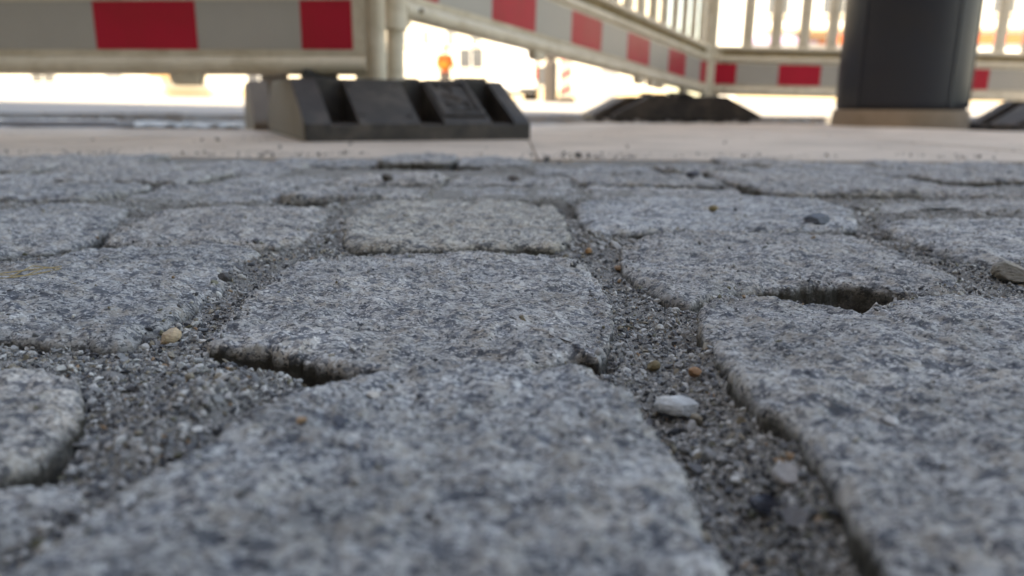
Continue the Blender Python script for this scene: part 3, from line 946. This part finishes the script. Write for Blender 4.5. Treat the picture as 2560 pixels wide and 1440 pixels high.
# ------------------------------------------------------------------ site fence
def barrier(p0, p1, label, fields, flip=False, tilt=0.0, lugs=(0.2, 0.5, 0.8), Lfix=None, pitch=0.132, lift=0.0):
    """p0: the end nearest the viewed corner; local x runs to p1, the viewed side is local -y"""
    p0, p1 = Vector((p0.x, p0.y, 0)), Vector((p1.x, p1.y, 0))
    d = p1 - p0
    L = Lfix or d.length
    rz = math.atan2(d.y, d.x)
    if lift:
        tilt = math.atan2(lift, L)
    root = empty('barrier_fence', (p0.x, p0.y, lift - 0.009), (0, tilt, rz))
    tag(root, label, 'barrier', 'red and white plastic site barriers')
    P, D = M['plastic'], M['plastic_dirty']
    X0, Y1, Z1 = Vector((1, 0, 0)), Vector((0, 1, 0)), Vector((0, 0, 1))
    mb = MB(); mb.prism([(0.0195 * math.cos(a), 0.0195 * math.sin(a)) for a in np.linspace(0, 2 * math.pi, 20, endpoint=False)], (0.02, 0, 0.1495), (L - 0.02, 0, 0.1495), Y1, Z1)
    mb.build('bottom_rail', P, root, True)

    def bar(name, z0, z1, th, r, mat, x0=0.02, x1=None):
        m = MB(); m.prism(rrect(th, z1 - z0, r), (x0, 0, (z0 + z1) / 2), ((L - 0.02) if x1 is None else x1, 0, (z0 + z1) / 2), Y1, Z1)
        return m.build(name, mat, root, True)
    bar('board', 0.1675, 0.283, 0.020, 0.002, P)
    bar('middle_rail', 0.2815, 0.308, 0.036, 0.010, P)
    bar('channel', 0.3065, 0.334, 0.014, 0.003, D)
    bar('slat_rail', 0.3325, 0.352, 0.034, 0.006, P)
    bar('upper_rail', 0.880, 0.905, 0.036, 0.008, P)
    bar('upper_board', 0.9035, 1.012, 0.020, 0.002, P)
    bar('top_rail', 1.0105, 1.045, 0.040, 0.015, P)
    for (z0, z1) in ((0.1800, 0.2740), (0.912, 1.002)):
        x = fields[0]
        red = True
        w = fields[1]
        while x < L - 0.05:
            xe = min(x + w, L - 0.03)
            m = MB(); m.box(x, xe - 0.0006, -0.0112, 0.0112, z0, z1)
            m.build('red_field' if red else 'white_field', M['foil_red' if red else 'foil_white'], root)
            x = xe; red = not red; w = fields[2]
    ns = int((L - 0.10) / pitch)
    s0 = (L - (ns - 1) * pitch) / 2
    me = None
    for i in range(ns):
        if me is None:
            m = MB(); m.prism(rrect(0.050, 0.022, 0.005), (0, 0, 0.3505), (0, 0, 0.8815), X0, Y1)
            o = m.build('slat', P, root, True, loc=(s0, 0, 0)); me = o
        else:
            o = me.copy(); link(o); o.parent = root; o.location = (s0 + i * pitch, 0, 0)
    for xx in (0.0, L):
        m = MB(); m.tube((xx, 0, 0.112 - (lift if xx == 0 else 0)), (xx, 0, 1.06), 0.0185, None, 20)
        m.build('end_post', P, root, True)
        s = 1 if xx == 0 else -1
        m = MB(); m.box(xx + s * 0.012, xx + s * 0.045, -0.008, 0.008, 0.118, 0.34)
        m.build('end_gusset', P, root, bevel=0.003)
        for zz in (0.1515, 0.276):
            m = MB(); m.tube((xx + s * 0.062, -0.017, zz), (xx + s * 0.062, -0.0235 if zz < .16 else -0.012, zz), 0.005, None, 10)
            m.build('bolt', M['hole'], root)
        m = MB(); m.tube((xx + s * 0.022, -0.006, 0.143), (xx + s * 0.022, -0.014, 0.143), 0.006, 0.005, 10)
        m.build('bolt', M['steel'], root)
    if lift:
        m = MB(); m.tube((0, 0, 0.105), (0, 0, 1.05), 0.0245, None, 20); m.build('sleeve', P, root, True)
    for f_ in lugs:
        xx = f_ * L
        m = MB(); m.prism([(-0.036, 0.0), (0.036, 0.0), (0.027, -0.024), (-0.027, -0.024)], (xx, -0.013, 0.134), (xx, 0.013, 0.134), X0, Z1)
        m.build('lug', P, root, bevel=0.003)
    return root


A0 = at(945, 200, 1.60); A1 = at(0, 200, 1.66)
dA = (A1 - A0); dA.z = 0; dA.normalize()
barrier(A0, A0 + dA * 2.0, 'nearest white barrier with big red fields, along the left above the dusty ground', (0.046, 0.105, 0.2155), flip=True, lugs=(0.20, 0.5, 0.8))
B0 = at(988, 200, 1.65); B1 = at(1762, 200, 3.70)
barrier(B0, B1, 'white barrier running away from the near black foot to the far corner', (0.075, 0.063, 0.231), lugs=(0.27, 0.62, 0.68, 0.72, 0.86), lift=0.118)
C0 = at(1774, 200, 3.72); C1 = at(2560, 200, 3.74)
dC = (C1 - C0); dC.z = 0; dC.normalize()
barrier(C0, C0 + dC * 2.3, 'far white barrier crossing behind the dark column at right', (0.012, 0.105, 0.200), tilt=0.015, lugs=(0.5, 0.8))


# ------------------------------------------------------------------ rubber feet
def rubber_foot(loc, rz, label, L=0.62, W=0.42, lift=0.0, plaque=False, mat=None):
    root = empty('rubber_foot', loc, (0, 0, rz))
    tag(root, label, 'barrier foot', 'black rubber barrier feet')
    mat = mat or M['rubber']
    xs = [0, .105, .215, .225, .485, .493, .592, .602, .815, .825, .925, 1.0]
    xs = [0, .108, .222, .487, .592, .815, .922, 1.0]
    kind = ['b', 'p', 'b', 'p', 'b', 'p', 'b']
    H, S = 0.110, 0.15
    bar_ = [(0, lift), (0.0, 0.030), (0.010, 0.037), (S, H)]
    poc = [(0, lift), (0.0, 0.026), (0.014, 0.029), (S, 0.029), (S, H)]
    m = MB()
    P3 = lambda x, s: (x, s[0], s[1])
    for end in (0, 1):
        fl = (lambda s: s) if end == 0 else (lambda s: (L - s[0], s[1]))
        for i, k in enumerate(kind):
            xa, xb = xs[i] * W, xs[i + 1] * W
            pr = bar_ if k == 'b' else poc
            for a, b in zip(pr[:-1], pr[1:]):
                m.add([P3(xa, fl(a)), P3(xb, fl(a)), P3(xb, fl(b)), P3(xa, fl(b))], [(0, 1, 2, 3)])
        for i in range(1, len(xs) - 1):
            x = xs[i] * W
            ring = [poc[1], poc[2], poc[3], bar_[3], bar_[2], bar_[1]]
            m.add([P3(x, fl(s)) for s in ring], [tuple(range(len(ring)))])
    for i in range(len(kind)):
        xa, xb = xs[i] * W, xs[i + 1] * W
        m.add([(xa, S, H), (xb, S, H), (xb, L - S, H), (xa, L - S, H)], [(0, 1, 2, 3)])
        m.add([(xa, 0, lift), (xb, 0, lift), (xb, L, lift), (xa, L, lift)], [(0, 1, 2, 3)])
    for x in (0, W):
        ring = [(0, lift), (0, .030), (.010, .037), (S, H), (L - S, H), (L - .010, .037), (L, .030), (L, lift)]
        m.add([(x, a, b) for a, b in ring], [tuple(range(len(ring)))])
    m.build('rubber_block', mat, root, merge=True, bevel=0.0028, seg=2)
    if lift:
        for px_ in (0.05, 0.37):
            for q in (0.03, 0.17, 0.31, 0.45, 0.56):
                m = MB(); m.box(px_ - 0.04, px_ + 0.04, q - 0.018, q + 0.018, 0, lift + 0.002)
                m.build('pad', mat, root)
    # sockets on the plateau
    for sx_, sy_, w_, l_, h_ in ((0.10 * W, 0.30, 0.070, 0.05, 0.022), (0.55 * W, 0.33, 0.060, 0.05, 0.010), (0.88 * W, 0.29, 0.065, 0.05, 0.012)):
        m = MB(); m.box(sx_, sx_ + w_, sy_ - l_ / 2, sy_ + l_ / 2, H - 0.002, H + h_)
        m.build('socket', mat, root, bevel=0.003)
    # things set on the sloping end
    ang = math.atan2(H - 0.037, S - 0.010)
    n_ = Vector((0, -math.sin(ang), math.cos(ang)))
    u_ = Vector((0, math.cos(ang), math.sin(ang)))

    def slope(x, t, off=0.0):
        p = Vector((x * W, 0.010, 0.037)) + u_ * (t * (S - 0.010) / math.cos(ang)) + n_ * off
        return p
    for (fx, ft) in ((0.25, 0.13), (0.455, 0.10), (0.245, 0.86), (0.46, 0.86)):
        m = MB(); m.tube(slope(fx, ft, -0.002), slope(fx, ft, 0.0022), 0.0058, 0.005, 10)
        m.build('screw', M['rubber'], root)
    if plaque:
        m = MB()
        ring = [(0.004, 0.006), (0.004, .029), (.013, .0375), (S + .001, H - .003), (L - S - .001, H - .003), (L - .013, .0375), (L - .004, .029), (L - .004, 0.006)]
        k_ = len(ring)
        m.add([(-0.0016, a, b) for a, b in ring] + [(0.002, a, b) for a, b in ring], [tuple(range(k_)), tuple(range(2 * k_ - 1, k_ - 1, -1))] + [(i, (i + 1) % k_, k_ + (i + 1) % k_, k_ + i) for i in range(k_)])
        m.build('dusty_flank', M['rubber_dusty'], root)
        m = MB()
        for a, b in (((.605, .06), (.625, .97)), ((.782, .06), (.802, .97)), ((.625, .06), (.782, .12)), ((.625, .89), (.782, .97))):
            vs = [slope(a[0], a[1], -0.001), slope(b[0], a[1], -0.001), slope(b[0], b[1], -0.001), slope(a[0], b[1], -0.001)]
            m.add([*vs, *[v + n_ * 0.006 for v in vs]], [(0, 3, 2, 1), (4, 5, 6, 7), (0, 1, 5, 4), (1, 2, 6, 5), (2, 3, 7, 6), (3, 0, 4, 7)])
        pq = m.build('plaque_frame', mat, root, bevel=0.0012)
        pm = MB()
        strokes = [[(.645, .80), (.675, .84), (.71, .78), (.715, .66), (.70, .58)], [(.66, .62), (.69, .55), (.725, .50), (.735, .40)], [(.65, .42), (.67, .36), (.69, .40)], [(.665, .24), (.69, .22), (.70, .30), (.715, .40)],
                   [(.735, .30), (.755, .28), (.765, .36), (.75, .42)], [(.66, .2), (.76, .2)]]
        for st in strokes:
            for a, b in zip(st[:-1], st[1:]):
                pa, pb = slope(a[0], a[1], 0.0004), slope(b[0], b[1], 0.0004)
                pm.tube(pa, pb, 0.0042, 0.0042, 8)
        pm.build('raised_emblem', mat, root, True)
    return root


R20 = math.radians(23)
f1 = unproj(764, 355, 0.001)
rubber_foot((f1.x, f1.y, 0.001), R20, 'near black rubber foot with three pockets and a framed emblem under the barrier corner', plaque=True)
dn = Vector((-math.sin(R20), math.cos(R20), 0)); ac = Vector((math.cos(R20), math.sin(R20), 0))
p2 = Vector((f1.x, f1.y, 0)) + dn * 0.64 - ac * 0.03
foot2 = rubber_foot((p2.x, p2.y, -0.020), math.radians(21), 'dusty tan rubber foot mostly hidden behind the near black one', mat=M['rubber_dusty'])
foot2.scale = (1, 1, 1.3)
f3 = at(1474, 302, 3.42)
rubber_foot((f3.x, f3.y + 0.42, -0.002), math.radians(-90 + 2), 'dark far rubber foot, the left one of the pair under the far barrier corner', lift=0.014)
f4 = at(1545, 300, 3.30)
rubber_foot((f4.x, f4.y + 0.42, -0.002), math.radians(-90 - 3), 'dark far rubber foot, the right one of the pair under the far barrier corner', lift=0.014)
f5 = unproj(2452, 326, 0.0)
rubber_foot((f5.x + 0.19, f5.y + 0.41, -0.02), math.radians(-76), 'black rubber foot cut off by the right border beside the dark column')

# ------------------------------------------------------------------ dark column on a cast stone ring
cb = unproj(2248, 318, 0.0)
colm = empty('dark_column', (cb.x + 0.042, cb.y + 0.10, 0))
tag(colm, 'thick dark blue column on a low brown stone ring at the right', 'column')
RC = 0.213


def ring_mesh(prof, n=72, squash=0.0):
    m = MB()
    vs, fs = [], []
    for r, z in prof:
        for i in range(n):
            a = 2 * math.pi * i / n
            vs.append((r * math.cos(a), r * math.sin(a), z))
    for k in range(len(prof) - 1):
        for i in range(n):
            j = (i + 1) % n
            fs.append((k * n + i, k * n + j, (k + 1) * n + j, (k + 1) * n + i))
    fs.append(tuple(range((len(prof) - 1) * n, len(prof) * n)))
    return m.add(vs, fs)


ring_mesh([(RC + 0.006, -0.03), (RC + 0.008, 0.0), (RC + 0.007, 0.052), (RC + 0.006, 0.058), (0.1, 0.058)]).build('stone_ring', M['column_base'], colm, True)
ring_mesh([(RC - 0.010, 0.0565), (RC - 0.004, 0.062), (RC, 0.085), (RC, 2.6), (RC - .02, 2.62), (0.05, 2.63)]).build('column_shell', M['column'], colm, True)
for a in (-72, -38, 205):
    ar = math.radians(a)
    m = MB(); c, s = math.cos(ar), math.sin(ar)
    m.prism([(-0.006, -0.004), (0.006, -0.004), (0.006, 0.0035), (-0.006, 0.0035)], (RC * c, RC * s, 0.066), (RC * c, RC * s, 2.59), (-s, c, 0), (c, s, 0))
    m.build('seam_strip', M['column'], colm, bevel=0.0015)

# ------------------------------------------------------------------ background buildings
def window(root, x, y, z, w, h, face=-1, sill=True):
    """a window in a wall whose outer face is the local plane y"""
    f = MB()
    t = 0.07
    for (a, b, c, d) in ((x - w / 2, x + w / 2, z, z + t), (x - w / 2, x + w / 2, z + h - t, z + h), (x - w / 2, x - w / 2 + t, z + t, z + h - t), (x + w / 2 - t, x + w / 2, z + t, z + h - t),
                         (x - t / 2, x + t / 2, z + t, z + h - t)):
        f.box(a, b, y - 0.05, y + 0.06, c, d)
    fr = f.build('window', M['frame'], root)
    m = MB(); m.box(x - w / 2 + t, x + w / 2 - t, y - 0.012, y + 0.01, z + t, z + h - t); m.build('pane', M['glass'], fr)
    if sill:
        m = MB(); m.box(x - w / 2 - .06, x + w / 2 + .06, y - 0.14, y + 0.02, z - 0.08, z - 0.002); m.build('sill', M['sandstone'], fr)
    return fr


def house(name, loc, rz, W, H, depth, wall_m, rows, label, roof=True, extra=None):
    root = empty(name, loc, (0, 0, rz))
    tag(root, label, 'building')
    m = MB(); m.box(0, W, 0.0, depth, -0.5, H)
    m.build('wall', wall_m, root)
    m = MB(); m.box(-0.02, W + 0.02, -0.06, 0.02, -0.5, 0.7); m.build('plinth', M['sandstone'], root)
    m = MB(); m.box(-0.15, W + 0.15, -0.25, 0.03, H - 0.35, H + 0.02); m.build('cornice', M['sandstone'], root)
    if roof:
        m = MB(); m.prism([(-0.3, 0), (depth + 0.3, 0), (depth / 2, 3.5)], (-0.2, 0, H + 0.021), (W + 0.2, 0, H + 0.021), (0, 1, 0), (0, 0, 1)); m.build('roof', M['roof'], root)
    for (z, w, h, pitch, x0) in rows:
        x = x0
        while x < W - w:
            window(root, x, -0.0, z, w, h)
            x += pitch
    return root


HA = house('town_house', (-46, 62, road_z(62)), 0.0, 58, 11.5, 12, M['wall_cream'], [(4.0, 0.75, 1.25, 1.9, 1.2), (7.4, 0.95, 1.6, 2.8, 1.6)],
           'long cream building across the square with rows of small windows')
for x, z_ in ((3.5, 1.0), (9.0, 1.0), (20.5, 1.0), (26, 1.0), (36.5, 1.0), (42.7, 2.3), (47.5, 1.0)):
    window(HA, x, 0.0, z_, 2.0, 1.6)
for x in (14.5, 31.0, 53.5):
    m = MB(); m.box(x - .6, x + .6, -0.08, 0.02, 0.0, 2.4); d_ = m.build('door', M['board'], HA)
    m = MB(); m.tube((x + .45, -0.09, 1.05), (x + .45, -0.14, 1.05), 0.03, None, 8); m.build('handle', M['steel'], d_)
pa = at(447, 215, 62)
m = MB(); m.prism([(0, 0), (0, -0.12), (1.3, -0.75), (1.3, -0.55)], (pa.x + 46 - 1.7, 0, 2.25), (pa.x + 46 + 1.7, 0, 2.25), (0, -1, 0), (0, 0, 1)); m.build('awning', M['awning'], HA)
HB = house('shop_house', (12.5, 44, road_z(44)), math.radians(-6), 34, 10.5, 11, M['wall_white'], [(4.55, 1.3, 1.7, 2.9, 1.9)], 'white shop building at right with orange sign band over its windows')
for x in (2.2, 5.6, 9.0, 12.4, 15.8, 19.2, 22.6, 26.0):
    window(HB, x, 0.0, 0.75, 2.5, 2.0, sill=False)
m = MB(); m.box(4.2, 33, -0.16, -0.02, 3.05, 3.55); m.build('sign_band', M['sign'], HB)
m = MB(); m.box(1.0, 33, -0.22, -0.02, 3.72, 3.88); m.build('ledge', M['sandstone'], HB)
m = MB(); m.box(0.2, 4.1, -0.14, -0.02, 3.1, 3.4); m.build('lilac_fascia', M['lilac'], HB)
m = MB(); m.prism([(0, 0), (0, -0.1), (1.2, -0.6), (1.2, -0.45)], (2.9, -0.05, 3.75), (4.6, -0.05, 3.75), (0, -1, 0), (0, 0, 1)); m.build('awning', M['brown'], HB)
# the building whose shade falls over the foreground stands behind the camera
tx, ty = NY, -NX
sb = (-2.6 * NX - 30 * tx, -2.6 * NY - 30 * ty)
rz_s = math.atan2(-ty, -tx)
HS = house('corner_house', (-2.6 * NX + 34 * tx, -2.6 * NY + 34 * ty, -0.05), rz_s, 75, 8.0, 9, M['wall_grey'], [(1.1, 1.2, 1.7, 3.1, 2.0), (4.4, 1.2, 1.7, 3.1, 2.0)], 'grey brown building behind the viewer that shades the cobbles', roof=False)

# ------------------------------------------------------------------ street things in the sun
def gz(y): return road_z(y)


# white van seen from the back
vp = at(1284, 240, 33)
van = empty('white_van', (vp.x, 33, gz(33)), (0, 0, math.radians(3)))
tag(van, 'white delivery van parked in the sun between barrier and town house', 'van')
prof = [(-0.96, 0.32), (-0.98, 0.7), (-0.97, 1.25), (-0.90, 1.85), (-0.82, 2.15), (-0.68, 2.28), (0.68, 2.28), (0.82, 2.15), (0.90, 1.85), (0.97, 1.25), (0.98, 0.7), (0.96, 0.32)]
m = MB(); m.prism(prof, (0, 0, 0), (0, 3.5, 0), (1, 0, 0), (0, 0, 1)); m.prism([(a * .97, min(b, 2.0) if b > 1.3 else b) for a, b in prof], (0, 3.5, 0), (0, 4.1, 0), (1, 0, 0), (0, 0, 1))
m.prism([(a * .94, min(b, 1.2)) for a, b in prof], (0, 4.1, 0), (0, 5.1, 0), (1, 0, 0), (0, 0, 1))
m.build('body', M['van'], van, bevel=0.05, seg=3)
for s in (-1, 1):
    d_ = MB().box(s * 0.45 - 0.42, s * 0.45 + 0.42, -0.03, 0.01, 0.5, 2.05).build('rear_door', M['van'], van, bevel=0.01)
    MB().box(s * 0.06 - 0.02, s * 0.06 + 0.02, -0.06, -0.02, 1.0, 1.16).build('handle', M['tyre'], d_)
    MB().box(s * 0.92 - 0.05, s * 0.92 + 0.05, -0.04, 0.02, 0.85, 1.5).build('tail_light', M['tail'], van, bevel=0.01)
    for yy in (0.95, 4.2):
        w_ = MB().tube((s * 0.98, yy, 0.34), (s * 0.72, yy, 0.34), 0.34, None, 24).build('wheel', M['tyre'], van, True)
        MB().tube((s * 0.99, yy, 0.34), (s * 0.95, yy, 0.34), 0.20, 0.18, 16).build('rim', M['steel'], w_, True)
MB().box(-0.95, 0.95, -0.10, 0.02, 0.34, 0.52).build('bumper', M['tyre'], van, bevel=0.02)
MB().box(-0.26, 0.26, -0.115, -0.10, 0.40, 0.51).build('number_plate', M['frame'], van)

# lamp mast and gate pillar
lp = at(1376, 240, 19)
lamp = empty('street_lamp', (lp.x, 19, gz(19)))
tag(lamp, 'grey brown lamp mast rising behind the angled barrier, right of the white van', 'street lamp')
MB().tube((0, 0, -.1), (0, 0, 0.9), 0.165, 0.16, 20).tube((0, 0, 0.9), (0, 0, 1.0), 0.16, 0.09, 20).build('base', M['pole'], lamp, True)
MB().tube((0, 0, 1.0), (0, 0, 7.5), 0.15, 0.07, 20).build('mast', M['pole'], lamp, True)
MB().tube((0, 0, 7.45), (1.4, -0.2, 7.9), 0.045, 0.035, 12).build('arm', M['pole'], lamp, True)
hd = MB().prism([(-.14, 0), (.14, 0), (.1, .1), (-.1, .1)], (1.3, -0.18, 7.85), (2.0, -0.28, 8.0), (0, 1, 0), (0, 0, 1)).build('lamp_head', M['pole'], lamp, bevel=0.02)
gp = at(1330, 240, 36)
gt = empty('gate_pillar', (gp.x, 36, gz(36)))
tag(gt, 'tall sandstone pillar standing between the white van and the lamp mast', 'pillar')
MB().box(-0.28, 0.28, -0.28, 0.28, -0.2, 2.4).build('shaft', M['pillar'], gt, bevel=0.03)
MB().box(-0.36, 0.36, -0.36, 0.36, 2.401, 2.6).prism([(-.36, 0), (.36, 0), (0, .3)], (0, -.36, 2.6), (0, .36, 2.6), (1, 0, 0), (0, 0, 1)).build('cap', M['sandstone'], gt, bevel=0.02)

# warning beacon with slanting red stripes
bp = at(1414, 240, 17)
bc = empty('warning_beacon', (bp.x, 17, gz(17)))
tag(bc, 'upright red and white striped warning board on a foot, right of the lamp mast', 'warning board')
MB().box(-0.13, 0.13, -0.012, 0.012, 0.10, 1.10).build('panel', M['foil_white'], bc, bevel=0.004)
for k in range(3):
    z0 = 0.16 + k * 0.34
    m = MB(); lo, hi = z0, z0 + 0.10
    m.prism([(-0.125, lo + 0.0), (0.125, lo + 0.0 + (-0.0)), (0.125, hi), (-0.125, hi)] if False else [(-0.125, min(lo, 1.0)), (0.125, min(lo + 0.12, 1.09)), (0.125, min(hi + 0.12, 1.095)), (-0.125, min(hi, 1.09))],
            (0, -0.016, 0), (0, -0.0125, 0), (1, 0, 0), (0, 0, 1))
    m.build('red_stripe', M['foil_red'], bc)
MB().prism([(-.2, 0), (.2, 0), (.16, .11), (-.16, .11)], (0, -.38, 0), (0, .38, 0), (1, 0, 0), (0, 0, 1)).build('foot', M['rubber'], bc, bevel=0.01)


# worker in bright clothing
def skin_mesh(name, pts, edges, rad, mat, parent, root=0, lv=2):
    me = bpy.data.meshes.new(name)
    me.from_pydata(pts, edges, [])
    o = bpy.data.objects.new(name, me)
    me.materials.append(mat)
    link(o, parent)
    o.modifiers.new('skin', 'SKIN')
    lay = me.skin_vertices[0] if me.skin_vertices else None
    for i, r in enumerate(rad):
        sv = lay.data[i]
        r = (r, r) if not isinstance(r, tuple) else r
        sv.radius = r
        sv.use_root = (i == root)
    ss = o.modifiers.new('smooth', 'SUBSURF')
    ss.levels = ss.render_levels = lv
    return o


pp = at(1113, 240, 26)
person = empty('person', (pp.x, 26, gz(26)), (0, 0, math.radians(25)))
tag(person, 'person in orange and yellow work jacket and red helmet in front of the cream building', 'person')
pts = [(0, 0, .93), (0, 0, 1.10), (0, -.02, 1.28), (0, -.03, 1.42), (0, -.04, 1.50), (0, -.05, 1.56), (0, -.06, 1.63), (0, -.05, 1.71)]
rad = [(.15, .11), (.14, .10), (.16, .11), (.13, .09), (.05, .05), (.065, .07), (.078, .095), (.06, .075)]
ed = [(i, i + 1) for i in range(7)]
for s in (-1, 1):
    b = len(pts)
    pts += [(s * .10, 0, .86), (s * .11, -.02, .50), (s * .12, .02, .10), (s * .12, -.13, .04)]
    rad += [(.09, .09), (.058, .06), (.042, .045), (.04, .03)]
    ed += [(0, b), (b, b + 1), (b + 1, b + 2), (b + 2, b + 3)]
    b = len(pts)
    pts += [(s * .19, -.02, 1.42), (s * .27, -.03, 1.16), (s * .27, -.20, .98), (s * .27, -.27, .93)]
    rad += [(.06, .06), (.045, .045), (.032, .032), (.04, .022)]
    ed += [(3, b), (b, b + 1), (b + 1, b + 2), (b + 2, b + 3)]
    w = b + 3
    for q in range(5):
        fb = len(pts)
        if q == 4:
            pts += [(s * .235, -.29, .935), (s * .215, -.31, .91)]
            rad += [.010, .009]
        else:
            off = (q - 1.5) * 0.019
            ln = (.040, .050, .047, .036)[q]
            pts += [(s * (.27 + off), -.305 - ln * .4, .915), (s * (.27 + off), -.305 - ln, .885)]
            rad += [.009, .008]
        ed += [(w, fb), (fb, fb + 1)]
b = len(pts)
pts += [(0, -.165, 1.625)]; rad += [.013]; ed += [(6, b)]
skin_mesh('body', pts, ed, rad, M['skin'], person)
jp = [(0, 0, .74), (0, 0, 1.08), (0, -.02, 1.28), (0, -.03, 1.42), (0, -.04, 1.48)]
jr = [(.205, .16), (.20, .16), (.215, .165), (.175, .135), (.08, .075)]
je = [(0, 1), (1, 2), (2, 3), (3, 4)]
for s in (-1, 1):
    b = len(jp)
    jp += [(s * .19, -.02, 1.42), (s * .27, -.03, 1.16), (s * .27, -.19, .99)]
    jr += [.078, .062, .05]
    je += [(3, b), (b, b + 1), (b + 1, b + 2)]
jk = skin_mesh('jacket', jp, je, jr, M['hivis'], person)
ring_pts = ring_mesh([(0.225, 1.06), (0.23, 1.07), (0.23, 1.19), (0.225, 1.20)], 28)
rb_ = ring_pts.build('yellow_band', M['hivis_y'], jk, True)
rb_.scale = (1, .76, 1)
tp = [(0, 0, .93)]
tr = [(.165, .125)]
te = []
for s in (-1, 1):
    b = len(tp)
    tp += [(s * .10, 0, .84), (s * .11, -.02, .50), (s * .12, .02, .09)]
    tr += [.105, .078, .068]
    te += [(0, b), (b, b + 1), (b + 1, b + 2)]
skin_mesh('trousers', tp, te, tr, M['trousers'], person)
for s_ in (-1, 1):
    MB().prism(rrect(0.10, 0.09, 0.03), (s_ * .12, .07, .045), (s_ * .12, -.20, .045), (1, 0, 0), (0, 0, 1)).build('shoe', M['tyre'], person, True)
hm = MB()
vs, fs = [], []
for k in range(7):
    ph = math.pi / 2 * k / 6
    for i in range(20):
        a = 2 * math.pi * i / 20
        vs.append((.105 * math.cos(ph) * math.cos(a), -.05 + .13 * math.cos(ph) * math.sin(a), 1.68 + .11 * math.sin(ph)))
for k in range(6):
    for i in range(20):
        j = (i + 1) % 20
        fs.append((k * 20 + i, k * 20 + j, (k + 1) * 20 + j, (k + 1) * 20 + i))
hm.add(vs, fs)
hm.prism([(-.09, 0), (.09, 0), (.07, -.07), (-.07, -.07)], (0, -.17, 1.68), (0, -.17, 1.695), (1, 0, 0), (0, 1, 0))
hm.build('helmet', M['helmet'], person, True)

# cycles settings that only speed things up
scene.cycles.max_bounces = 6
scene.cycles.diffuse_bounces = 4
scene.cycles.use_denoising = True
